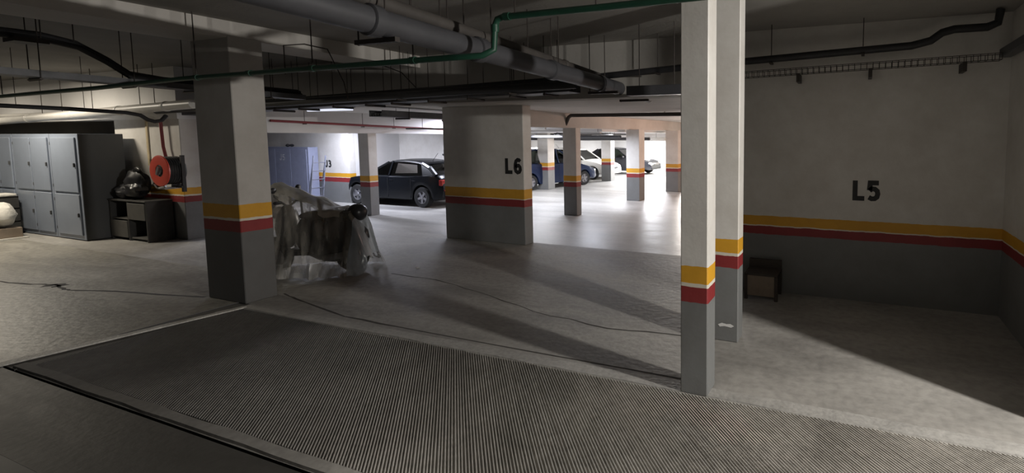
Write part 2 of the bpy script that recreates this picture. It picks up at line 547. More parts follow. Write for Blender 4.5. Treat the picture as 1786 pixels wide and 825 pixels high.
strip(-7.2, 10, 1.937, 2.03, -0.01, 0.012, 0.3, 0.006)
k.build('drain_lip', 'rib', floor)
k = MB()
for i in range(14):
    t0, t1 = i / 14, (i + 1) / 14
    x0, y0 = -7.37 + 0.32 * t0, 1.90 + 1.75 * t0
    x1, y1 = -7.37 + 0.32 * t1, 1.90 + 1.75 * t1
    w0 = 0.10 - 0.03 * t0
    j = random.uniform(-.012, .012)
    p = [(x0 - w0 / 2 + j, y0, 0.0), (x0 + w0 / 2, y0, 0.0), (x1 + w0 / 2, y1, 0.0), (x1 - w0 / 2 + j, y1, 0.0)]
    q = [(a[0], a[1], 0.016) for a in p]
    v = [k.bm.verts.new(a) for a in p] + [k.bm.verts.new(a) for a in q]
    for idx in ((4, 5, 6, 7), (0, 1, 5, 4), (1, 2, 6, 5), (2, 3, 7, 6), (3, 0, 4, 7)):
        k.face([v[a] for a in idx])
k.build('pale_kerb', 'kerb_worn', floor)

# the ribs run at 45 degrees across the strip, about 21 mm apart; too fine to pick apart
rb = MB()
pitch = 0.0285
y0, y1 = 2.03, 3.61
L = y1 - y0
i = 0
x = XL + 0.1
while x < 2.6 + L:
    ww = 0.0165 + random.uniform(-.003, .003)
    # each rib goes from (x, y1) down to (x + L, y0); worn low towards the left end
    seg = 5
    rows = []
    for j in range(seg + 1):
        t = j / seg
        xx, yy = x - 0.0 + L * t - L * 0.0, y1 - L * t
        xx -= 0.0
        wear = min(1.0, max(0.12, (xx + 6.9) / 2.6))
        h = 0.0095 * wear * random.uniform(0.85, 1.1)
        dx = random.uniform(-.0012, .0012)
        rows.append((xx + dx, yy, h))
    prev = None
    for (xx, yy, h) in rows:
        ring = [rb.bm.verts.new((xx, yy, -0.006)), rb.bm.verts.new((xx + ww * 0.28, yy, h)), rb.bm.verts.new((xx + ww * 0.72, yy, h)), rb.bm.verts.new((xx + ww, yy, -0.006))]
        if prev:
            for a in range(3):
                rb.face([prev[a], prev[a + 1], ring[a + 1], ring[a]])
        prev = ring
    x += pitch
# ribs that start on the left kerb instead of the far one
x = XL + 0.1 - pitch
while x > XL - L:
    ww = 0.0165
    prev = None
    for j in range(5):
        t0 = (XL + 0.14 - x) / L
        t = t0 + (1 - t0) * j / 4
        xx, yy = x + L * t, y1 - L * t
        h = 0.0095 * min(1.0, max(0.10, (xx + 6.9) / 2.6))
        ring = [rb.bm.verts.new((xx, yy, -0.006)), rb.bm.verts.new((xx + ww * 0.28, yy, h)), rb.bm.verts.new((xx + ww * 0.72, yy, h)), rb.bm.verts.new((xx + ww, yy, -0.006))]
        if prev:
            for a in range(3):
                rb.face([prev[a], prev[a + 1], ring[a + 1], ring[a]])
        prev = ring
    x -= pitch
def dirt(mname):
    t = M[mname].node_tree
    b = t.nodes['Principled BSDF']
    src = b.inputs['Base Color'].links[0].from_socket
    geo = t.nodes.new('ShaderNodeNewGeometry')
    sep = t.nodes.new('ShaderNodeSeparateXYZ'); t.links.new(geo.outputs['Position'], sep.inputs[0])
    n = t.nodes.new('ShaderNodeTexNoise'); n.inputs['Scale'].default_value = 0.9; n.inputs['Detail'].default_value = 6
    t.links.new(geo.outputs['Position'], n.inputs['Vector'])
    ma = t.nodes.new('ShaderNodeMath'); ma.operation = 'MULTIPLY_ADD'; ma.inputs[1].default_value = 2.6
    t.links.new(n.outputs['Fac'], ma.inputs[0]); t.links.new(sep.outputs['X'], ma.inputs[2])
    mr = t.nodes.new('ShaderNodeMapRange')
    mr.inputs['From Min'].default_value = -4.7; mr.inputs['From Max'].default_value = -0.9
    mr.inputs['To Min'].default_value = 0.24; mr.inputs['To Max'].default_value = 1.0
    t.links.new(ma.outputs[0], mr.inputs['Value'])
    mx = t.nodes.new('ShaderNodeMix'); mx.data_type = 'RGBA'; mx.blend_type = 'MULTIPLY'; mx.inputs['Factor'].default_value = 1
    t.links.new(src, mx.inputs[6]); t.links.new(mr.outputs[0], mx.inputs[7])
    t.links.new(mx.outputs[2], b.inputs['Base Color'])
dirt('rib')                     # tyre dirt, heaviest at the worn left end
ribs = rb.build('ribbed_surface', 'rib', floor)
ribs['kind'] = 'stuff'

def crack(pts, w, name='crack', m='crack', sub=4, jag=0.02):
    mb = MB()
    P = [Vector((p[0], p[1], 0)) for p in pts]
    Q = []
    for a, b in zip(P, P[1:]):
        for j in range(sub):
            q = a.lerp(b, j / sub)
            q += Vector((random.uniform(-jag, jag), random.uniform(-jag, jag), 0)) * (0 if j == 0 else 1)
            Q.append(q)
    Q.append(P[-1])
    prev = None
    for i, q in enumerate(Q):
        d = (Q[min(i + 1, len(Q) - 1)] - Q[max(i - 1, 0)]).normalized()
        n = Vector((-d.y, d.x, 0))
        ww = w * random.uniform(0.5, 1.3)
        c = [mb.bm.verts.new(q + n * ww / 2 + Vector((0, 0, 0.0008))), mb.bm.verts.new(q - n * ww / 2 + Vector((0, 0, 0.0008)))]
        if prev: mb.face([prev[0], prev[1], c[1], c[0]])
        prev = c
    return mb.build(name, m, floor)
crack([(-6.7, 5.37), (-5.79, 5.35), (-4.84, 5.13), (-3.63, 4.76), (-2.53, 4.6), (-1.65, 4.7)], 0.022)
crack([(-11.9, 3.08), (-11.03, 3.2), (-10.72, 3.31), (-10.34, 3.27), (-10.13, 3.25), (-9.47, 3.44), (-8.0, 3.72)], 0.04)
crack([(-7.19, 4.17), (-6.81, 4.08), (-5.6, 3.86), (-4.4, 3.84), (-1.2, 3.83)], 0.03, jag=0.008)
crack([(-10.75, 3.22), (-10.62, 3.36), (-10.5, 3.27)], 0.12, jag=0.02)

# ------------------------------------------------------------------ ceilings, walls, beams
ZC, ZF = 3.5, 2.70
ceil = sbox('ceiling', (-7.92, -3, ZC), (10, 6.52, ZC + .15), 'plaster')
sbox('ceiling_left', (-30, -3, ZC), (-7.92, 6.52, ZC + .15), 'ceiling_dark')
sbox('ceiling_far', (-30, 6.7, ZF), (10, 34, ZF + .15), 'beam')
sbox('beam_drop', (-12.9, 6.5, ZF - .02), (-1.62, 6.85, ZC), 'beam_grey')
sbox('beam_over_pillar_row', (-7.92, -3, 3.30), (-7.20, 6.5, ZC), 'beam')
sbox('beam_over_lockers', (-30, 5.72, 2.46), (-12.80, 6.1, ZC), 'wall_white')
sbox('beam_hall_row', (-7.36, 7.95, 2.33), (-7.00, 28, ZF), 'beam')
sbox('beam_red_pipe', (-12.42, 6.85, 2.19), (-12.12, 28, ZF), 'wall_white')
sbox('ceiling_hall', (-17.0, 13.2, 2.26), (-7.37, 31, 2.5), 'wall_white')
sbox('beam_hall_cross', (-17, 20.85, 2.06), (-7.40, 21.2, 2.26), 'wall_white')

wb = sbox('wall_back', (-1.62, 6.5, 0), (1.86, 6.78, ZC), 'paint_bay')
stencil('L5', 0.25, (0.115, 6.498, 1.30), 'letter', wb)
sbox('wall_right', (1.60, 3.95, 0), (1.86, 6.5, ZC), 'paint_bay')
sbox('wall_behind_lockers', (-30, 6.55, 0), (-12.9, 6.75, ZC), 'recess_shade_wall')
wj = sbox('wall_left', (-24, 10.8, 0), (-15.06, 11.0, ZF), 'paint_far')
stencil('J3', 0.23, (-16.04, 10.797, 1.12), 'letter', wj)
sbox('wall_left_return', (-15.16, 11.0, 0), (-15.06, 12.6, ZF), 'wall_white')
wj2 = sbox('wall_behind_car', (-15.06, 12.6, 0), (-12.6, 12.8, ZF), 'paint_far')
stencil('J2', 0.20, (-13.0, 12.597, 1.47), 'letter', wj2)
sbox('wall_hall_left', (-17.2, 12.8, 0), (-17.0, 31, ZF), 'wall_white')
sbox('wall_far', (-30, 31, 0), (10, 31.2, ZF), 'wall_white')
sbox('wall_hall_far', (-10.9, 27.4, 0), (0, 27.6, ZF), 'pale_green')
sbox('wall_hall_right', (-1.0, 6.78, 0), (-0.8, 31, ZF), 'paint')

# ------------------------------------------------------------------ pillars
def pillar(x0, x1, y0, y1, h, label, m='paint', name='concrete_pillar'):
    cx, cy = (x0 + x1) / 2, (y0 + y1) / 2
    mb = MB().box((x0 - cx, y0 - cy, 0), (x1 - cx, y1 - cy, h), bevel=0.008)
    return tag(mb.build(name, m, loc=(cx, cy, 0)), label, 'pillar')
near = pillar(-1.32, -1.09, 3.62, 3.84, ZC, 'white and grey square pillar nearest the camera, at the edge of the ribbed drive')
chip_p = pillar(-1.62, -1.10, 4.72, 4.93, ZC, 'pillar with a white paint chip on its grey base, just behind the nearest pillar')
leftp = pillar(-7.94, -7.18, 3.73, 4.09, 3.32, 'thick dim pillar on the left, in front of the plastic-covered scooter', 'paint_high_shaded')
widep = pillar(-7.99, -6.01, 7.7, 7.95, ZF, 'wide wall-like pillar marked L6 in the middle', 'paint_wide', 'wall_pillar')
stencil('L6', 0.30, (-6.25, 7.698, 1.385), 'letter', widep)
reelp = pillar(-15.2, -12.80, 5.74, 6.55, 2.47, 'broad white pillar behind the red hose reel', 'paint', 'wall_pillar')
pillar(-7.38, -6.98, 11.09, 11.33, 2.34, 'shaded grey pillar standing just right of the L6 pillar')
pillar(-7.14, -6.67, 14.37, 14.80, 2.34, 'bright white pillar in the lit hall, second in the row behind the L6 pillar')
pillar(-6.90, -6.39, 17.26, 17.70, 2.34, 'pinkish pillar throwing a long shadow towards the camera, last before the nearest pillar')
pillar(-12.0, -11.52, 16.25, 16.7, 2.34, 'far white pillar in front of the dark blue car')
pillar(-11.45, -10.95, 20.4, 20.8, 2.36, 'far narrow white pillar in front of the pale car')
pillar(-12.47, -12.11, 9.2, 9.45, 2.20, 'half dark half white pillar in front of the black hatchback')
# paint chip
ch = MB()
pts = [(-0.09, .0), (-0.05, .02), (0.0, .012), (0.04, .018), (0.08, .0), (0.05, -.018), (-0.02, -.01), (-0.07, -.02)]
ch.poly([(p[0], 0, p[1]) for p in pts], (0, 0.003, 0))
o = ch.build('paint_chip', 'wall_white', chip_p, loc=(-1.22 + 1.36, -0.1085, 0.17))
# narrow reveal bits at the pillar of the hose reel
# ------------------------------------------------------------------ overhead pipes
def pipe(name, m, pts, r, label, cat, group=None, n=12, couplings=(), rods=(), strap=True, cm=None, zc=ZC, elbows=()):
    e = empty(name, pts[0])
    base = Vector(pts[0])
    P = [Vector(p) - base for p in pts]
    MB().tube(P, r, n).build('pipe', m, e, smooth=True)
    for (t, dr, ln) in couplings:
        c = P[0].lerp(P[-1], t)
        d = (P[-1] - P[0]).normalized()
        MB().tube([c - d * ln / 2, c - d * (ln / 2 - .01), c + d * (ln / 2 - .01), c + d * ln / 2], [r + .002, r + dr, r + dr, r + .002], n).build('coupling', cm or m, e, smooth=True)
    for p in rods:
        q = Vector(p) - base
        top = zc - base.z
        MB().tube([q, (q.x, q.y, top)], 0.006, 6).build('hanger_rod', 'rod', e)
        if strap:
            MB().tube([q + Vector((0, 0, -2 * r - .0)), q + Vector((0, 0, -.0))], r * 1.18, 8).box((q.x - .02, q.y - r * 1.3, q.z - 2 * r - .03), (q.x + .02, q.y + r * 1.3, q.z - 2 * r - .0)).build('clamp', 'rod', e) if False else \
            MB().box((q.x - .018, q.y - r * 1.35, q.z - 2 * r - .018), (q.x + .018, q.y + r * 1.35, q.z - 2 * r)).build('clamp', 'rod', e)
    return tag(e, label, cat, group)

def along(p0, p1, t):
    return Vector(p0).lerp(Vector(p1), t)

# big grey drain pipe
d0, d1 = (-3.30, 0.6, 3.00), (-3.34, 7.6, 2.775)
dr = pipe('drain_pipe', 'pvc', [d0, d1], 0.098, 'big grey drain pipe crossing the ceiling from the top of the frame', 'pipe', n=20,
          couplings=[(0.285, 0.018, 0.10), (0.435, 0.018, 0.10), (0.60, 0.016, 0.10), (0.76, 0.016, 0.10), (0.90, 0.016, 0.10)],
          rods=[tuple(along(d0, d1, t) + Vector((0.0, 0, 0.1))) for t in (0.30, 0.46, 0.62, 0.78, 0.93)], strap=False)
b0 = Vector(d0)
for (x0, x1, t) in ((-3.62, -3.2, 0.30), (-3.55, -3.1, 0.77), (-3.6, -3.1, 0.92)):
    c = along(d0, d1, t) - b0
    MB().box((x0 + 3.3, c.y - .02, c.z - .135), (x1 + 3.3, c.y + .02, c.z - .10)).build('support_strut', 'rod', dr)
    MB().tube([(x0 + 3.32, c.y, c.z - .14), (x0 + 3.32, c.y, 3.5 - 3.0)], 0.006, 6).build('hanger_rod', 'rod', dr)
# thinner pipe running beside it
e0, e1 = (-3.45, 0.6, 3.235), (-3.47, 6.1, 2.945)
pipe('drain_pipe', 'pvc_dusty', [e0, e1], 0.062, 'thinner dusty grey pipe running just above and beside the big drain pipe', 'pipe', n=14,
     couplings=[(0.38, 0.010, 0.07), (0.62, 0.010, 0.07), (0.85, 0.01, 0.07)],
     rods=[tuple(along(e0, e1, t) + Vector((0.0, 0, 0.06))) for t in (0.33, 0.36, 0.42, 0.445, 0.50, 0.515, 0.55, 0.72, 0.8)], strap=False)

# green water pipe: low run to the left, short riser, high run to the right
g0 = Vector((-14.0, 3.2, 2.635))
gpts = [(-14.0, 3.2, 2.635), (-12.2, 3.2, 2.66), (-8.9, 3.22, 2.70), (-7.3, 3.34, 2.765), (-5.2, 3.40, 2.79), (-3.3, 3.29, 2.775), (-3.0, 3.34, 2.785), (-2.93, 3.40, 2.84), (-2.93, 3.42, 3.04), (-2.90, 3.42, 3.095), (-2.84, 3.42, 3.11), (-1.9, 3.42, 3.105), (-0.2, 3.42, 3.11)]
ge = empty('water_pipe', g0)
MB().tube([Vector(p) - g0 for p in gpts], 0.027, 12).build('pipe', 'green', ge, smooth=True)
for p in ((-12.75, 3.2, 2.652), (-7.05, 3.346, 2.768), (-6.15, 3.37, 2.78), (-5.2, 3.40, 2.79), (-3.75, 3.315, 2.78), (-2.93, 3.42, 3.02), (-2.8, 3.42, 3.11)):
    q = Vector(p) - g0
    ax = Vector((0, 0, .03)) if p == (-2.93, 3.42, 3.02) else Vector((.03, 0, 0))
    MB().tube([q - ax, q + ax], 0.033, 12).build('pipe_fitting', 'green', ge, smooth=True)
for p in ((-11.3, 3.2, 2.68), (-7.05, 3.346, 2.768), (-5.2, 3.40, 2.79), (-3.75, 3.315, 2.78), (-2.72, 3.42, 3.11), (-1.95, 3.42, 3.11)):
    q = Vector(p) - g0
    MB().tube([q, (q.x, q.y, (3.30 if -7.92 < p[0] < -7.2 else 3.5) - g0.z)], 0.006, 6).build('hanger_rod', 'rod', ge)
tag(ge, 'green water pipe with a short riser crossing the ceiling from left to right', 'pipe')

# cable run under the drop beam
def tray_run(name, p0, p1, w, label, cables, rod_ts, h=0.07, zc=ZC, rungs=True, cm='cable'):
    p0, p1 = Vector(p0), Vector(p1)
    e = empty(name, p0)
    d = p1 - p0
    L = d.length
    dn = d.normalized()
    side = Vector((-dn.y, dn.x, 0)).normalized()
    def loft(off_s, off_z, ws, hz):
        mb = MB()
        vs = []
        for p in (Vector((0, 0, 0)), d):
            vs.append([mb.bm.verts.new(p + side * (off_s + a * ws / 2) + Vector((0, 0, off_z + b * hz / 2))) for a, b in ((-1, -1), (1, -1), (1, 1), (-1, 1))])
        for a in range(4):
            mb.face([vs[0][a], vs[0][(a + 1) % 4], vs[1][(a + 1) % 4], vs[1][a]])
        mb.face(vs[0]); mb.face(vs[1][::-1])
        return mb
    loft(0, 0, w, 0.008).build('tray_floor', 'tray', e)
    for s in (-1, 1):
        loft(s * w / 2, h / 2, 0.008, h).build('side_rail', 'tray', e)
    rnd = random.Random(len(label))
    for i in range(cables):
        s = (i / max(1, cables - 1) - .5) * (w - .05)
        r = rnd.choice((0.012, 0.016, 0.022, 0.028))
        n = max(6, int(L / 0.5))
        pts = []
        for j in range(n + 1):
            q = d * (j / n) + side * (s + rnd.uniform(-.008, .008)) + Vector((0, 0, 0.006 + r + rnd.uniform(0, .02)))
            pts.append(q)
        MB().tube(pts, r, 7).build('cable', cm, e, smooth=True)
    for t in rod_ts:
        q = d * t
        for s in (-1, 1):
            a = q + side * s * (w / 2 + .012)
            MB().tube([a + Vector((0, 0, -.04)), (a.x, a.y, zc - p0.z)], 0.005, 6).build('hanger_rod', 'rod', e)
        mb = MB()
        a, b = q - side * (w / 2 + .03), q + side * (w / 2 + .03)
        mb.tube([a + Vector((0, 0, -.025)), b + Vector((0, 0, -.025))], 0.018, 4).build('cross_bar', 'rod', e)
    return tag(e, label, 'cable tray')
tray_run('cable_tray', (-13.4, 5.95, 2.525), (-3.75, 5.95, 2.725), 0.30, 'dark cable tray running under the drop beam above the L6 pillar', 7,
         (0.12, 0.25, 0.36, 0.43, 0.52, 0.60, 0.66, 0.74, 0.82, 0.90, 0.96), h=0.15)
pipe('conduit_pipe', 'black', [(-13.4, 6.24, 2.73), (-6.0, 6.24, 2.90), (-3.6, 6.24, 2.96), (-2.0, 6.22, 3.04), (0.55, 6.25, 3.145), (0.75, 6.25, 3.19), (0.86, 6.25, 3.27), (0.98, 6.25, 3.30), (1.30, 6.25, 3.30), (1.40, 6.25, 3.34), (1.42, 6.25, 3.48)], 0.045,
     'black insulated pipe run over the L5 bay that steps up into the ceiling', 'pipe',
     rods=[(-1.05, 6.22, 3.12), (0.03, 6.24, 3.17), (-7.0, 6.22, 2.93), (-5.0, 6.22, 2.97), (-2.6, 6.22, 3.06)], n=12)
pipe('conduit_pipe', 'black', [(-13.4, 5.68, 2.62), (-3.55, 5.68, 2.80)], 0.058, 'black pipe hugging the front of the dark cable tray', 'pipe',
     rods=[(-6.7, 5.68, 2.80), (-4.6, 5.68, 2.83)])
bxd = empty('cable_duct', (-2.75, 5.62, 2.675))
MB().box((0, -.07, -.06), (1.35, .07, .06), bevel=.004).build('casing', 'pvc', bxd)
for xx in (.15, .62, 1.2):
    MB().tube([(xx, 0, .06), (xx, 0, .825)], .006, 6).build('hanger_rod', 'rod', bxd)
tag(bxd, 'short dark grey boxed duct beside the second pillar, under the pipes', 'duct')
# cable tray and conduit bundle that run away on the left
tray_run('cable_tray', (-8.95, 0.5, 2.83), (-8.75, 5.50, 2.72), 0.28, 'dark cable tray on the left running away above the thick dim pillar', 5, (0.35, 0.45, 0.6, 0.72, 0.9))
cb = empty('cable_bundle', (-8.9, 0.5, 3.26))
rnd = random.Random(3)
for i in range(5):
    ox, oz = rnd.uniform(-.07, .07), rnd.uniform(-.04, .04)
    pts = [(ox, 0, oz), (ox, 1.6, oz), (ox, 2.35, oz), (ox, 2.62, -.05 + oz), (ox, 2.86, -.20 + oz), (ox, 3.06, -.36 + oz), (ox, 3.4, -.40 + oz), (ox, 5.1, -.42 + oz)]
    MB().tube(pts, 0.032, 8).build('cable', 'cable', cb, smooth=True)
for y in (1.9, 2.3, 2.55, 4.0):
    MB().tube([(0.1, y, -.03 if y < 2.7 else -.4), (0.1, y, .24)], 0.005, 6).build('hanger_rod', 'rod', cb)
MB().box((-.14, 2.1, -.10), (.14, 2.35, -.05)).build('bracket', 'rod', cb)
tag(cb, 'bundle of black cables at the upper left that dips down to the tray', 'cable')
tray_run('cable_tray', (-8.9, 6.95, 2.50), (-8.9, 13.0, 2.50), 0.34, 'cable tray under the far ceiling leading behind the L6 pillar', 5, (0.1, 0.3, 0.5), zc=ZF, h=0.12)
# black hose with a drooping loop
bh = empty('black_hose', (-12.2, 2.0, 2.57))
pts = [(0, 0, 0.02), (0.0, 1.0, 0.01), (-0.3, 2.2, 0), (-0.6, 3.0, -.02), (-.62, 3.2, -.06), (-.63, 3.30, -.14), (-.635, 3.40, -.175), (-.64, 3.5, -.15), (-.64, 3.55, -.09), (-.65, 3.58, -.05)]
MB().tube(pts, 0.035, 10).build('hose', 'hose', bh, smooth=True)
for p in ((-.1, 1.6, .03), (-.35, 2.4, .03)):
    MB().tube([p, (p[0], p[1], 0.9)], 0.004, 5).build('hanger_wire', 'rod', bh)
tag(bh, 'black hose ending in a drooping loop above the hose reel', 'hose')
# white pipes in front of the locker beam
w0, w1 = (-24, 5.35, 2.33), (-11.4, 5.35, 2.70)
pipe('white_pipe', 'whitepipe', [w0, w1], 0.085, 'thick white pipe along the beam above the grey lockers', 'pipe', n=14,
     couplings=[(0.50, .01, .09), (0.66, .01, .09), (0.80, .01, .09), (0.93, .01, .09)], strap=False, cm='whitepipe',
     rods=[tuple(along(w0, w1, t) + Vector((0, 0, .085))) for t in (0.55, 0.62, 0.72, 0.86, 0.9)])
pipe('white_pipe', 'whitepipe', [(-24, 5.55, 2.60), (-16.5, 5.55, 2.62), (-12.6, 5.55, 2.66)], 0.045, 'thin pale pipe tucked behind the thick white pipe over the lockers', 'pipe', strap=False, n=10)
# red fire pipes
pipe('fire_pipe', 'redpipe', [(-12.0, 6.9, 2.45), (-12.0, 12.6, 2.30)], 0.028, 'dark red fire pipe along the white beam beyond the scooter', 'pipe', zc=ZF,
     rods=[(-12.0, 7.6, 2.46), (-12.0, 9.0, 2.42), (-12.0, 9.9, 2.40)])
pipe('fire_pipe', 'redpipe', [(-13.25, 5.66, 2.44), (-13.22, 5.66, 1.9), (-13.05, 5.66, 1.35)], 0.026, 'dark red vertical pipe feeding the hose reel on the broad pillar', 'pipe', strap=False)
tag(MB().box((-.03, -.02, 0), (.03, .0, .95)).build('wall_conduit', 'yellowpipe', loc=(-13.92, 5.735, 1.5)), 'faded yellow vertical conduit on the wall above the hose reel', 'conduit')
pipe('conduit_pipe', 'black', [(-12.75, 6.9, 2.27), (-12.75, 12.4, 2.27)], 0.05, 'black pipe tucked behind the white beam with the red fire pipe', 'pipe', strap=False, zc=ZF, rods=[(-12.75, 8.0, 2.27), (-12.75, 10.4, 2.27)])
pipe('conduit_pipe', 'black', [(-11.9, 10.2, 2.33), (-8.6, 10.2, 2.29)], 0.022, 'thin black pipe above the black hatchback', 'pipe', strap=False, zc=ZF, rods=[(-11.3, 10.2, 2.34)])
# small pipe across the hall in front of the beam
pipe('conduit_pipe', 'pvc_dusty', [(-7.06, 10.7, 2.36), (-6.93, 10.7, 2.60), (-6.86, 10.7, 2.64), (-2.2, 10.7, 2.62)], 0.045, 'grey pipe crossing the lit hall ceiling and dropping by the shaded pillar', 'pipe', strap=False, zc=ZF,
     rods=[(-4.3, 10.7, 2.66)])
# wire mesh tray along the L5 bay
wt = empty('wire_tray', (-1.5, 6.28, 2.86))
mb = MB()
Lw, dz = 2.95, 0.08
for (oy, oz) in ((-.06, 0), (.06, 0), (-.06, .07), (.06, .07)):
    mb.tube([(0, oy, oz), (Lw, oy, oz + dz)], 0.004, 5)
n = 44
for i in range(n):
    xx = Lw * i / (n - 1)
    z = dz * i / (n - 1)
    mb.tube([(xx, -.06, .07 + z), (xx, -.06, z), (xx, .06, z), (xx, .06, .07 + z)], 0.0035, 4)
mb.build('wire_basket', 'rod', wt)
for xx in (0.78, 1.62, 2.6):
    z = dz * xx / Lw
    MB().box((xx - .02, -.05, z - .10), (xx + .02, .20, z - .0)).build('bracket', 'rod', wt)
tag(wt, 'wire mesh cable tray along the dim wall above the L5 marking', 'cable tray')
# dark ducts in the upper right corner
tag(MB().box((-.02, -1.2, 0), (.10, 0, .10), bevel=.01).build('cable_duct', 'pvc', loc=(1.48, 6.4, 2.98)), 'dim duct along the side wall in the upper right corner', 'duct')
# loose wires on the beam left of centre
for k_, pts in enumerate(([(0, 0, -.02), (.0, 0, .36), (.02, .25, .42), (.03, .55, .40), (.05, .75, -.05), (.05, .8, -.30)], [(0.0, 1.4, .30), (0.02, 1.75, .22), (.04, 2.3, -.25)])):
    o = MB().tube(pts, 0.008, 6).build('loose_wire', 'rod', loc=(-7.193, 4.35, 2.95))
    tag(o, ('thin bent wire loop beside the top of the thick dim pillar', 'thin slanting wire on the beam right of the thick dim pillar')[k_], 'wire')
# lit tube seen between the pipes
ft = empty('fluorescent_lamp', (-9.3, 6.34, 2.60))
MB().box((-.62, -.05, .03), (.62, .05, .09), bevel=.005).build('housing', 'housing', ft)
MB().tube([(-.6, 0, 0), (.6, 0, 0)], 0.02, 10).build('tube', 'tube_on', ft, smooth=True)
for xx in (-.5, .5):
    MB().tube([(xx, 0, .09), (xx, 0, .90)], .005, 6).build('hanger_rod', 'rod', ft)
tag(ft, 'lit fluorescent tube glimpsed between the dark pipes', 'lamp')
fh = empty('fluorescent_lamp', (-7.75, 12.9, 2.20))
MB().box((-.5, -.07, .0), (.5, .07, .05), bevel=.008).build('housing', 'housing', fh)
for xx in (-.4, .4):
    MB().tube([(xx, 0, .05), (xx, 0, .50)], .006, 6).build('hanger_rod', 'rod', fh)
tag(fh, 'hanging lamp in the hall just right of the shaded pillar', 'lamp')
# pipes under the far hall ceiling
for (x0, x1, yy, zz, rr, m, lb) in ((-16.8, -9.2, 12.9, 2.36, .045, 'whitepipe', 'white pipe under the far ceiling behind the shaded pillar'),
        (-16.8, -7.45, 14.6, 2.10, .05, 'pvc', 'dark pipe low under the hall ceiling, in front of the far white pillar'),
        (-16.8, -7.45, 17.0, 2.02, .06, 'pvc', 'dark grey pipe low under the hall ceiling, behind the far white pillar'),
        (-16.8, -7.45, 18.6, 2.00, .07, 'whitepipe', 'white pipe low under the hall ceiling before the cross beam'),
        (-16.8, -7.45, 24.0, 1.98, .06, 'pvc_dusty', 'brownish pipe in the deepest part of the hall')):
    pipe('hall_pipe', m, [(x0, yy, zz), (x1, yy, zz)], rr, lb, 'pipe', strap=False, zc=2.26 if zz < 2.2 else ZF, rods=[(x0 + 3, yy, zz), (x1 - 1.5, yy, zz), (x1 - .4, yy, zz)])
tray_run('cable_tray', (-9.6, 14.0, 2.17), (-9.6, 20.6, 2.17), .4, 'cable tray running away under the bright hall ceiling', 4, (.1, .3, .5), zc=2.26, h=.04)

# ------------------------------------------------------------------ lockers
def locker(name, x0, x1, splits, label):
    y0, y1, h = 4.95, 5.60, 2.16
    cx = (x0 + x1) / 2
    e = empty(name, (cx, y0, 0))
    mb = MB().use('locker').box((x0 - cx, 0.012, 0.02), (x1 - cx, y1 - y0, h), bevel=.004)
    o = mb.build('carcass', 'locker', e)
    o.data.materials.clear(); o.data.materials.append(M['locker'])
    MB().box((x1 - cx, .02, .02), (x1 - cx + .006, y1 - y0 - .005, h - .005)).build('side_panel', 'locker_shade_fittings', e)  # dark colour puts the shade of the unlit side into this panel
    for (a, b) in splits:
        for (z0, z1) in ((0.11, 0.94), (0.985, 2.085)):
            d = MB().box((a - cx + .012, -.012, z0), (b - cx - .012, .012, z1), bevel=.005).build('door', 'locker', e)
            MB().box((b - cx - .07, -.035, (z0 + z1) / 2 - .04), (b - cx - .045, -.012, (z0 + z1) / 2 + .04), bevel=.004).build('handle', 'locker_shade_fittings', d)
            for hz in (z0 + .12, z1 - .12):
                MB().box((a - cx + .004, -.018, hz - .03), (a - cx + .02, -.008, hz + .03)).build('hinge', 'locker_shade_fittings', d)
    return tag(e, label, 'locker')
locker('metal_locker', -18.6, -17.33, [(-18.6, -17.97), (-17.95, -17.36)], 'grey metal locker cut off by the left edge of the frame')
locker('metal_locker', -17.31, -15.68, [(-17.22, -16.47), (-16.45, -15.72)], 'grey double-door metal locker in the middle of the locker row')
locker('metal_locker', -15.66, -14.53, [(-15.60, -14.60)], 'grey single-door metal locker at the right end of the row')
# J5 locker of the far corner
e = empty('sheet_metal_cabinet', (-18.0, 10.45, 0))
MB().box((-1.5, 0, 0.03), (1.58, .30, 1.77), bevel=.006).build('carcass', 'locker_blue', e)
for a, b in ((-1.45, -.74), (-.72, -.02), (.0, .74), (.76, 1.5)):
    MB().box((a, -.012, .08), (b, .006, 1.70), bevel=.004).build('door', 'locker_blue', e)
stencil('J5', 0.21, (-17.66, 10.436, 1.33), 'letter_white', e, w=.12)
tag(e, 'blue grey sheet metal cabinet marked J5 beyond the covered scooter', 'cabinet')
for i, xx in enumerate((-17.62, -17.42)):
    tag(MB().blob((0, 0, .03), (.07, .06, .045), noise=.1, seed=i, seg=8, ring=6).build('dark_bundle', 'black', loc=(xx, 10.6, 1.79)), ('left one of two small dark lumps on top of the J5 cabinet', 'right one of two small dark lumps on top of the J5 cabinet')[i], 'lump')
# step ladder leaning by it
ld = empty('step_ladder', (-14.35, 9.45, 0))
for s in (0, 1):
    MB().tube([(-.02 - s * .0, -.35 + s * .34, 0), (-.36, .05 + s * .34, 1.55)], 0.022, 6).build('stile', 'alu', ld)
for i in range(6):
    t = (i + .7) / 6.4
    x_, y_ = -.02 - .34 * t, -.35 + .40 * t
    MB().box((x_ - .03, y_, 1.52 * t - .012), (x_ + .03, y_ + .34, 1.52 * t + .012)).build('rung', 'alu', ld)
for s in (0, 1):
    MB().tube([(-.85, .12 + s * .34, 0), (-.37, .06 + s * .34, 1.53)], 0.018, 6).build('rear_leg', 'alu', ld)
tag(ld, 'aluminium step ladder standing beside the J5 cabinet', 'ladder')

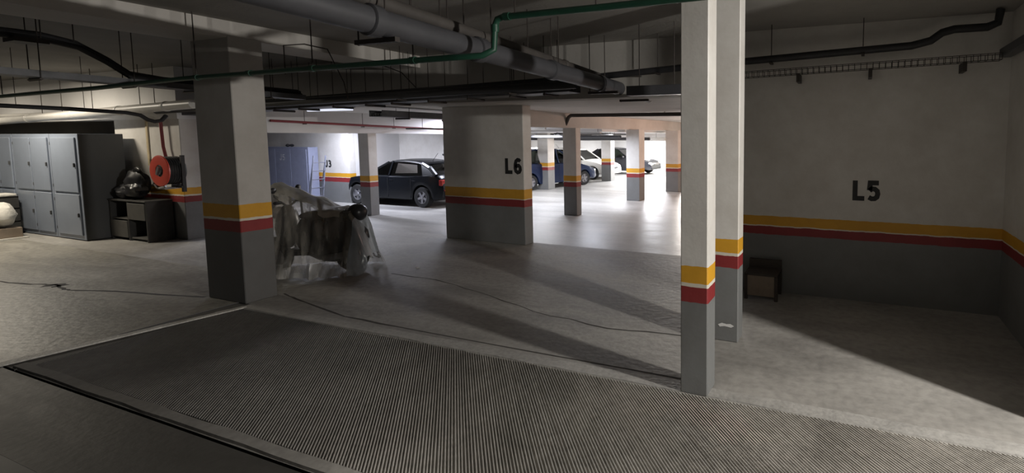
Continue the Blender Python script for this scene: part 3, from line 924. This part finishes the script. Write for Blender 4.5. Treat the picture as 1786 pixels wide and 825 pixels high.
# ------------------------------------------------------------------ hose reel
hr = empty('fire_hose_reel', (-12.72, 5.37, 1.44), math.radians(2))
RX = Matrix.Rotation(PI / 2, 4, 'X')          # local z -> -y
fl_ = MB().lathe([(0.115, -.005), (0.12, .012), (0.27, .02), (0.30, .012), (0.305, 0), (0.30, -.012), (0.115, -.012), (.115, -.005)], RX, 36).build('front_flange', 'reel', hr, smooth=True)
MB().lathe([(0.0, -.03), (0.112, -.03), (0.118, .0), (0.108, .01), (0.07, -.01), (0.0, -.012)], RX, 24).build('hub', 'hose', hr, smooth=True)
lv = MB()
lv.box((-.035, -.045, -.02), (.02, -.012, .085), Matrix.Rotation(.5, 4, 'Y')).box((-.045, -.04, -.09), (.0, -.01, .0), Matrix.Rotation(.35, 4, 'Y'))
lv.build('valve', 'steel', hr)
for i in range(7):
    y = .04 + i * .036
    prof = [(0.255 + .022 * math.cos(a), -y + .022 * math.sin(a)) for a in [2 * PI * j / 8 for j in range(9)]]
    MB().lathe(prof, RX, 30).build('hose_coil', 'hose', hr, smooth=True)
MB().lathe([(0.0, -.03), (.235, -.03), (.235, -.29), (0, -.29)], RX, 24).build('drum', 'hose', hr, smooth=True)
MB().lathe([(0.0, -.27), (.245, -.27), (.25, -.28), (.245, -.29), (0, -.29)], RX, 30).build('back_flange', 'hose', hr, smooth=True)
MB().box((.26, .18, -.42), (.31, .235, .30)).box((-.02, .16, -.34), (.31, .20, -.30)).box((-.10, .20, -.34), (-.04, .362, -.28)).box((-.10, .20, .20), (-.04, .362, .26)).box((-.10, .26, -.34), (-.04, .30, .26)).box((-.10, .18, -.02), (.30, .24, .04)).build('wall_bracket', 'hose', hr)
MB().box((-.14, .0, -.36), (.12, .22, -.325)).tube([(-.14, -.0, -.34), (-.16, -.03, -.26)], .012, 6).tube([(-.02, -.02, -.34), (.10, .02, -.30)], .02, 8).build('nozzle_holder', 'steel', hr)
tag(hr, 'red fire hose reel with a black hose on the broad white pillar', 'hose reel')

# ------------------------------------------------------------------ shelf, bag, clutter
sh = empty('low_shelf', (-13.80, 5.30, 0))
def pb(name, lo, hi, m='darkwood'):
    return MB().box(lo, hi, bevel=.004).build(name, m, sh)
pb('top_board', (-.70, -.02, .80), (.68, .40, .83))
for xx in (-.68, -.02, .64):
    pb('side_panel', (xx - .02, 0, 0), (xx + .02, .40, .80))
pb('shelf_board', (-.66, .02, .42), (.0, .40, .445), 'shelf_front'); pb('shelf_board', (0, .02, .04), (.62, .40, .07), 'shelf_front')
pb('back_panel', (-.66, .37, 0), (.62, .40, .80))
pb('drawer_front', (.0, -.012, .44), (.62, .01, .77), 'shelf_front')
pb('drawer_front', (-.66, -.012, .06), (-.04, .01, .40), 'shelf_front')
tag(sh, 'low black shelf unit on the floor between the lockers and the hose reel', 'shelf')
bg = empty('black_bag', (-13.92, 5.48, .845))
MB().blob((.05, .02, .29), (.28, .15, .30), noise=.13, seed=4, seg=26, ring=18).blob((-.22, -.02, .135), (.32, .17, .14), noise=.16, seed=9, seg=22, ring=12).blob((.16, -.04, .17), (.20, .15, .17), noise=.15, seed=5, seg=20, ring=12).build('sack', 'bag', bg, smooth=True)
MB().tube([(.08, -.02, .52), (.12, -.02, .58), (.18, 0, .55)], [.03, .05, .02], 7).build('tied_neck', 'bag', bg, smooth=True)
tag(bg, 'shiny black rubbish bag slumped on the low black shelf', 'bag')
ds = empty('small_rack', (-16.99, 4.52, 0))
for z in (0.02, .27, .55, .80):
    MB().box((-.95, 0, z), (.0, .36, z + .025)).build('shelf_board', 'darkwood', ds)
for xx in (-.95, -.03):
    MB().box((xx, 0, 0), (xx + .03, .36, .82)).build('side_panel', 'darkwood', ds)
tag(ds, 'black open rack at the left edge in front of the lockers', 'rack')
tag(MB().box((-.5, -.16, 0), (.0, .16, .05), bevel=.01).build('cardboard_lid', 'sack', loc=(-17.05, 4.72, .828)), 'pale flat lid lying on top of the black rack at the left edge', 'lid')
tag(MB().blob((0, 0, .20), (.34, .22, .24), noise=.10, seed=2, seg=16, ring=10).build('white_sack', 'sack', loc=(-16.54, 4.48, .30), smooth=True), 'white sack slumped on a pale box at the left edge', 'sack')
tag(MB().box((-.45, -.20, 0), (.18, .20, .20), bevel=.01).build('storage_box', 'carton', loc=(-16.42, 4.48, 0.035)), 'beige box under the white sack at the left edge', 'box')
tag(MB().box((-.5, -.26, 0), (.26, .25, .035)).build('pallet_board', 'sack', loc=(-16.42, 4.48, 0)), 'pale board on the floor under the beige box at the left edge', 'board')
# stool / crate by the L5 wall
st = empty('wooden_crate', (-1.12, 6.2, 0))
MB().box((-.19, -.10, .05), (.17, -.08, .32), bevel=.004).build('front_panel', 'carton', st)
for xx in (-.22, .17):
    for yy in (-.11, .22):
        MB().box((xx, yy, 0), (xx + .04, yy + .04, .34 if yy > 0 else .33)).build('leg', 'timber', st)
MB().box((-.22, .20, .30), (.21, .25, .46)).build('back_slat', 'timber', st)
MB().box((-.22, -.11, .32), (.21, .26, .345)).build('seat_board', 'timber', st)
tag(st, 'small wooden crate seat with a tan front panel by the L5 wall', 'crate')
dp = MB().box((-.9, -.6, 0), (.28, 0, .015), bevel=.004)
tag(dp.build('rubber_mat', 'black', loc=(-4.98, 1.33, 0)), 'black mat corner at the bottom left of the frame', 'mat')
for i, (x_, y_) in enumerate(((-6.57, 5.73), (-2.2, 3.2))):
    mb = MB().poly([(-.03, -.02, .012), (.02, -.03, .004), (.035, .02, .014), (-.01, .035, .004)], (0, 0, .003))
    tag(mb.build('litter_scrap', 'paper', loc=(x_, y_, .004 if i == 0 else .012)), ('white scrap of litter on the floor right of the covered scooter', 'small scrap lying on the ribbed drive')[i], 'litter') if i == 0 else mb.bm.free()

# ------------------------------------------------------------------ cars
def wheel(parent, x, y, r, side, w=0.19):
    e_ = MB().lathe([(r * .62, -w / 2), (r * .95, -w / 2), (r, -w * .32), (r, w * .32), (r * .95, w / 2), (r * .62, w / 2), (r * .62, -w / 2)], Matrix.Translation((x, y, r)) @ Matrix.Rotation(PI / 2, 4, 'X'), 28).build('wheel', 'tyre', parent, smooth=True)
    mt = Matrix.Translation((x, y, r)) @ Matrix.Rotation(PI / 2 if side < 0 else -PI / 2, 4, 'X')
    rm = MB().lathe([(r * .64, .02), (r * .64, w / 2 - .01), (r * .56, w / 2 - .005), (r * .56, .035), (0.0, .03)], mt, 24)
    for k_ in range(5):
        a = 2 * PI * k_ / 5 + .3
        m2 = mt @ Matrix.Rotation(a, 4, 'Z')
        rm.box((.03, -.035, .035), (r * .60, .035, w / 2 - .015), m2)
    rm.lathe([(0, w / 2), (.05, w / 2), (.06, w / 2 - .06)], mt, 12)
    rm.build('rim', 'rim', e_, smooth=False)
    return e_

def car(name, loc, rz, paint, label, Lc=4.25, W=1.70, hood=0.88, cowl_x=0.86, roof_h=1.44, tail='hatch', antenna=True, belt=0.92):
    """front towards +x; origin on the ground at the middle"""
    e = empty(name, loc, rz)
    hw = W / 2
    xf, xr = Lc / 2, -Lc / 2
    wb_f, wb_r, wr = xf - .80, xr + .72, 0.305
    deck = belt + (.06 if tail == 'hatch' else .04)
    def top(x):
        pts = [(xr, .62), (xr + .04, .86), (xr + .16, deck), (xr + .5, deck), (-.6, belt + .02), (cowl_x, belt + .03), (xf - .55, hood - .04), (xf - .18, hood - .14), (xf - .03, hood - .26), (xf, .52)]
        for (a, b), (c, d) in zip(pts, pts[1:]):
            if a <= x <= c: return b + (d - b) * (x - a) / (c - a)
        return .5
    def width(x):
        t = abs(x) / (Lc / 2)
        return hw * (1 - .16 * max(0, (t - .62) / .38) ** 2.2)
    def bottom(x):
        z = .20 + .10 * max(0, (abs(x) / (Lc / 2) - .86) / .14)
        for c in (wb_f, wb_r):
            d = abs(x - c)
            if d < wr + .045:
                z = max(z, wr + math.sqrt((wr + .045) ** 2 - d * d))
        return z
    xs = sorted(set([xr, xr + .02, xr + .04, xr + .1, xr + .16, xr + .3, xf - .18, xf - .1, xf - .03, xf] + [c + s * (wr + .045) * math.cos(a) for c in (wb_f, wb_r) for s in (1, -1) for a in [PI / 2 * j / 6 for j in range(7)]] + [-1.0, -.6, -.3, 0, .3, .6, cowl_x]))
    xs = [x for x in xs if xr <= x <= xf]
    mb = MB()
    prev = None
    for x in xs:
        w, tz, bz = width(x), top(x), bottom(x)
        bz = min(bz, tz - .06)
        mid = bz + (tz - bz) * .55
        half = [(0, bz), (w * .88, bz), (w * .985, bz + .03), (w, bz + (tz - bz) * .3), (w, mid), (w * .975, tz - .05 * min(1, (tz - bz))), (w * .90, tz), (w * .5, tz + .02), (0, tz + .03)]
        ring = [mb.bm.verts.new((x, y, z)) for y, z in half] + [mb.bm.verts.new((x, -y, z)) for y, z in half[-2:0:-1]]
        if prev:
            for a in range(len(ring)):
                b = (a + 1) % len(ring)
                mb.face([prev[a], prev[b], ring[b], ring[a]])
        else:
            mb.face(ring[::-1])
        prev = ring
    mb.face(prev)
    mb.build('body', paint, e, smooth=True)
    # greenhouse
    rw, bw = hw * .70, hw * .90
    ab, at = (cowl_x, belt + .03), (cowl_x - .72, roof_h - .06)
    if tail == 'hatch':
        cb_, ct = (xr + .22, deck), (xr + .85, roof_h - .08)
    else:
        cb_, ct = (xr + .55, deck), (xr + 1.15, roof_h - .08)
    rmid = (at[0] + ct[0]) / 2
    rf = MB()
    prev = None
    for j in range(9):
        t = j / 8
        x = at[0] + .03 + (ct[0] - at[0] - .06) * t
        z = at[1] + (ct[1] - at[1]) * t + .07 * math.sin(PI * t) ** .7
        ring = [rf.bm.verts.new((x, y * rw, z + dz_)) for y, dz_ in ((-1.04, -.04), (-1, -.005), (-.7, .03), (0, .045), (.7, .03), (1, -.005), (1.04, -.04), (0, -.02))]
        if prev:
            for a in range(8):
                rf.face([prev[a], prev[(a + 1) % 8], ring[(a + 1) % 8], ring[a]])
        else: rf.face(ring)
        prev = ring
    rf.face(prev)
    rf.build('roof', paint, e, smooth=True)
    bx = -.02
    bz0, bz1 = belt + .02, roof_h - .02
    for s in (-1, 1):
        def P3(p, y): return (p[0], s * y, p[1])
        MB().tube([P3(ab, bw), P3(((ab[0] + at[0]) / 2, (ab[1] + at[1]) / 2), (bw + rw) / 2 + .01), P3(at, rw)], .035, 6).build('window_post', paint, e)
        MB().tube([(bx, s * bw, bz0), (bx - .03, s * rw, bz1)], .035, 6).build('window_post', paint, e)
        MB().tube([P3(cb_, bw * .97), P3((cb_[0] + .28, deck + .22), (bw + rw) / 2), P3(ct, rw)], .06, 6).build('window_post', paint, e)
        # rear quarter: wide post
        q = [P3((cb_[0] + .04, deck), bw * .97), P3((cb_[0] + .55, deck), bw * .97), P3((ct[0] + .08, ct[1]), rw), P3((ct[0] - .02, ct[1]), rw)]
        MB().poly(q, (0, -s * .02, 0)).build('rear_quarter', paint, e)
        f1 = [(ab[0] - .05, s * bw * .99, ab[1]), (bx, s * bw * .99, bz0), (bx - .03, s * rw, bz1), (at[0], s * rw, at[1])]
        MB().poly(f1, (0, -s * .006, 0)).build('side_window', 'glass', e)
        f2 = [(bx, s * bw * .99, bz0), (cb_[0] + .55, s * bw * .99, deck), (ct[0] + .08, s * rw, ct[1]), (bx - .03, s * rw, bz1)]
        MB().poly(f2, (0, -s * .006, 0)).build('side_window', 'glass', e)
        MB().blob((cowl_x - .22, s * (hw + .07), belt + .06), (.06, .10, .07), seg=10, ring=7).build('wing_mirror', paint, e, smooth=True)
        for hx in (bx - .16, bx - 1.05):
            MB().box((hx - .07, s * (hw - .01) - .012, belt - .13), (hx + .07, s * (hw - .01) + .012, belt - .10), bevel=.004).build('door_handle', paint, e)
        for gx in (cowl_x - .12, bx - .02, bx - .95):
            MB().box((gx - .004, s * hw - .004, .28), (gx + .004, s * hw + .003, belt - .04)).build('door_seam', 'tyre', e)
        MB().box((xr - .012 + .03, s * hw * .78 - .09, .66), (xr + .13, s * hw * .78 + .09, .84), bevel=.02).build('tail_lamp', 'lamp_red', e)
        MB().blob((xf - .13, s * hw * .72, hood - .25), (.13, .15, .075), seg=12, ring=8).build('headlamp', 'lamp_clear', e, smooth=True)
    for nm, A, B in (('windscreen', ab, at), ('rear_window', cb_, ct)):
        MB().poly([(A[0], -bw * .93, A[1]), (A[0], bw * .93, A[1]), (B[0], rw * .96, B[1]), (B[0], -rw * .96, B[1])], (0, 0, -.006)).build(nm, 'glass', e)
    MB().box((xf - .12, -hw * .78, .27), (xf + .03, hw * .78, .44), bevel=.03).build('front_bumper', paint, e)
    MB().box((xf - .06, -.34, .50), (xf + .012, .34, .60), bevel=.01).build('grille', 'tyre', e)
    MB().box((xr - .03, -hw * .80, .28), (xr + .12, hw * .80, .50), bevel=.03).build('rear_bumper', paint, e)
    MB().box((xr - .035, -hw * .70 - .08, .50), (xr + .02, -hw * .70 + .06, .55)).box((xr - .035, hw * .70 - .06, .50), (xr + .02, hw * .70 + .08, .55)).build('rear_reflector', 'lamp_red', e)
    for x in (.35, -.75):
        for s in (-1, 1):
            MB().box((x - .25, s * .36 - .22, .40), (x + .25, s * .36 + .22, .55), bevel=.04).box((x - .30, s * .36 - .22, .50), (x - .18, s * .36 + .22, 1.10), bevel=.04).build('car_seat', 'seat', e)
    for x in (wb_f, wb_r):
        for s in (-1, 1):
            wheel(e, x, s * (hw - .10), wr, s)
    if antenna:
        MB().tube([(ct[0] + .12, .1, roof_h - .04), (ct[0] - .12, .1, roof_h + .22)], .006, 5).build('aerial', 'tyre', e)
    return tag(e, label, 'car')

car('parked_car', (-13.47, 11.55, 0), PI, 'car_black', 'black hatchback parked side-on behind the half dark half white pillar', Lc=4.2, W=1.55, roof_h=1.38, belt=.90)
car('parked_car', (-12.35, 17.35, 0), math.radians(74), 'car_blue', 'dark blue car standing behind the far white pillar', Lc=4.3, roof_h=1.62, belt=1.0)
car('parked_car', (-13.55, 21.7, 0), 0.0, 'car_white', 'pale car with its wheel showing left of the far narrow pillar', roof_h=1.5)
car('parked_car', (-12.9, 25.2, 0), 0.0, 'car_grey', 'dark car with a bright headlamp, farthest in the lit hall', tail='sedan', roof_h=1.46, Lc=4.5)

# ------------------------------------------------------------------ covered scooter
sc_ax = math.radians(25.5)
sco = empty('motor_scooter', (-7.87, 5.08, 0), sc_ax)       # front wheel towards -x (left in the picture)
def swheel(x, r):
    w_ = MB().lathe([(r * .6, -.05), (r * .93, -.055), (r, -.025), (r, .025), (r * .93, .055), (r * .6, .05), (r * .6, -.05)], Matrix.Translation((x, 0, r)) @ Matrix.Rotation(PI / 2, 4, 'X'), 24).build('wheel', 'tyre', sco, smooth=True)
    MB().lathe([(0, -.04), (r * .62, -.04), (r * .62, .04), (0, .04)], Matrix.Translation((x, 0, r)) @ Matrix.Rotation(PI / 2, 4, 'X'), 16).build('hub', 'rim', w_)
swheel(-.62, .24); swheel(.50, .24)
MB().tube([(-.62, .07, .24), (-.50, .06, .62), (-.42, 0, .95)], .028, 8).tube([(-.62, -.07, .24), (-.50, -.06, .62), (-.42, 0, .95)], .028, 8).build('fork', 'steel', sco, smooth=True)
MB().blob((-.60, 0, .47), (.24, .085, .09)).build('front_fender', 'scooter', sco, smooth=True)
MB().blob((-.42, 0, .72), (.13, .21, .34), seg=16, ring=10).build('leg_shield', 'scooter', sco, smooth=True)
MB().blob((-.53, 0, .93), (.12, .12, .10)).build('headlamp', 'lamp_clear', sco, smooth=True)
MB().box((-.40, -.16, .28), (.10, .16, .38), bevel=.04).build('footboard', 'scooter', sco)
MB().blob((.24, 0, .53), (.52, .22, .38), seg=20, ring=12).blob((-.08, 0, .58), (.22, .19, .33)).build('rear_body', 'scooter', sco, smooth=True)
MB().blob((.18, 0, .88), (.44, .16, .09), seg=16, ring=8).build('seat', 'seat', sco, smooth=True)
MB().tube([(-.36, -.34, 1.12), (-.38, -.15, 1.10), (-.40, 0, 1.02), (-.38, .15, 1.10), (-.36, .34, 1.12)], .016, 8).build('handlebar', 'black', sco, smooth=True)
for s in (-1, 1):
    MB().tube([(-.36, s * .34, 1.12), (-.355, s * .22, 1.115)], .024, 8).build('hand_grip', 'black', sco, smooth=True)
    mr_ = MB().tube([(-.39, s * .16, 1.1), (-.43, s * .24, 1.2), (-.42, s * .26, 1.28)], .008, 6).build('mirror_stalk', 'black', sco)
    MB().blob((-.42, s * .27, 1.30), (.025, .06, .045), seg=10, ring=7).build('mirror', 'black', mr_, smooth=True)
MB().blob((.60, 0, .92), (.14, .15, .14), seg=14, ring=10).build('top_box', 'scooter', sco, smooth=True)
MB().tube([(.2, -.2, .25), (.75, -.22, .34)], .05, 10).build('exhaust', 'steel', sco, smooth=True)
tag(sco, 'dark motor scooter wrapped in plastic behind the thick dim pillar', 'scooter')

cv = empty('plastic_cover', (-7.87, 5.08, 0), sc_ax)
NS, NT = 64, 61
def ridge(s):                    # s from 0 (front, left) to 1 (rear, right)
    pts = [(0, .30), (.06, .95), (.13, 1.32), (.19, 1.40), (.30, 1.32), (.45, 1.20), (.52, 1.17), (.66, 1.02), (.76, 1.02), (.86, .98), (.93, .70), (1.0, .28)]
    for (a, b), (c, d) in zip(pts, pts[1:]):
        if a <= s <= c: return b + (d - b) * (s - a) / (c - a)
    return .2
def cover_pt(s, t):              # t from -1 (near hem) to 1 (far hem)
    x = -.86 + 1.68 * s
    h = ridge(s)
    ends = min(1, math.sin(PI * min(.999, max(.001, s))) ** .45)
    hem = .30 + .14 * ends + .03 * math.sin(s * 23)
    a = abs(t)
    fall = a ** 1.0
    # cross-section: tent shoulders then nearly vertical fall
    sh_w = .16 + .10 * ends
    if a < .35:
        y = sh_w * (a / .35)
        z = h - .05 * (a / .35) ** 2 * h
    else:
        q = (a - .35) / .65
        y = sh_w + (hem - sh_w) * q ** 1.3
        z = (h * .95) * (1 - q) ** 1.05
    fold = (abs(math.sin(s * 24 + 1.3 * math.sin(t * 3))) * .055 + math.sin(s * 77 + 2 * t) * .014) * min(1, max(0, a - .2) * 1.6)
    fold += .012 * math.sin(s * 9 + t * 5)
    y += fold
    z = max(0.006 + .012 * (1 + math.sin(s * 57 + t * 31)) * (a > .93), z + .010 * math.sin(s * 33 + t * 13) * (a > .1))
    return Vector((x + .02 * math.sin(t * 9 + s * 20) * a, y * (1 if t > 0 else -1), z))
grid = [[cover_pt(i / (NS - 1), -1 + 2 * j / (NT - 1)) for j in range(NT)] for i in range(NS)]
def piece(name, m, test):
    mb = MB()
    vid = {}
    def V(i, j):
        if (i, j) not in vid: vid[(i, j)] = mb.bm.verts.new(grid[i][j])
        return vid[(i, j)]
    for i in range(NS - 1):
        for j in range(NT - 1):
            if test((i + .5) / (NS - 1), -1 + 2 * (j + .5) / (NT - 1)):
                mb.face([V(i, j), V(i + 1, j), V(i + 1, j + 1), V(i, j + 1)])
    return mb.build(name, m, cv, smooth=True)
def zone(s, t):
    a = abs(t)
    edge_top = .36 + .05 * math.sin(s * 11) + (.10 if s < .2 else 0)
    if a < edge_top and s < .80: return 'top'
    if s > .885 and t < .3: return 'tail'
    if a > .88 + .04 * math.sin(s * 17): return 'skirt'
    return 'film'
piece('cream_top', 'film_top', lambda s, t: zone(s, t) == 'top')['label'] = 'opaque cream upper part of the plastic cover'
piece('clear_side', 'film', lambda s, t: zone(s, t) == 'film')
piece('crumpled_hem', 'film_skirt', lambda s, t: zone(s, t) == 'skirt')
piece('milky_end', 'film_blue', lambda s, t: zone(s, t) == 'tail')
tag(cv, 'crumpled see-through plastic cover draped over the scooter', 'cover')
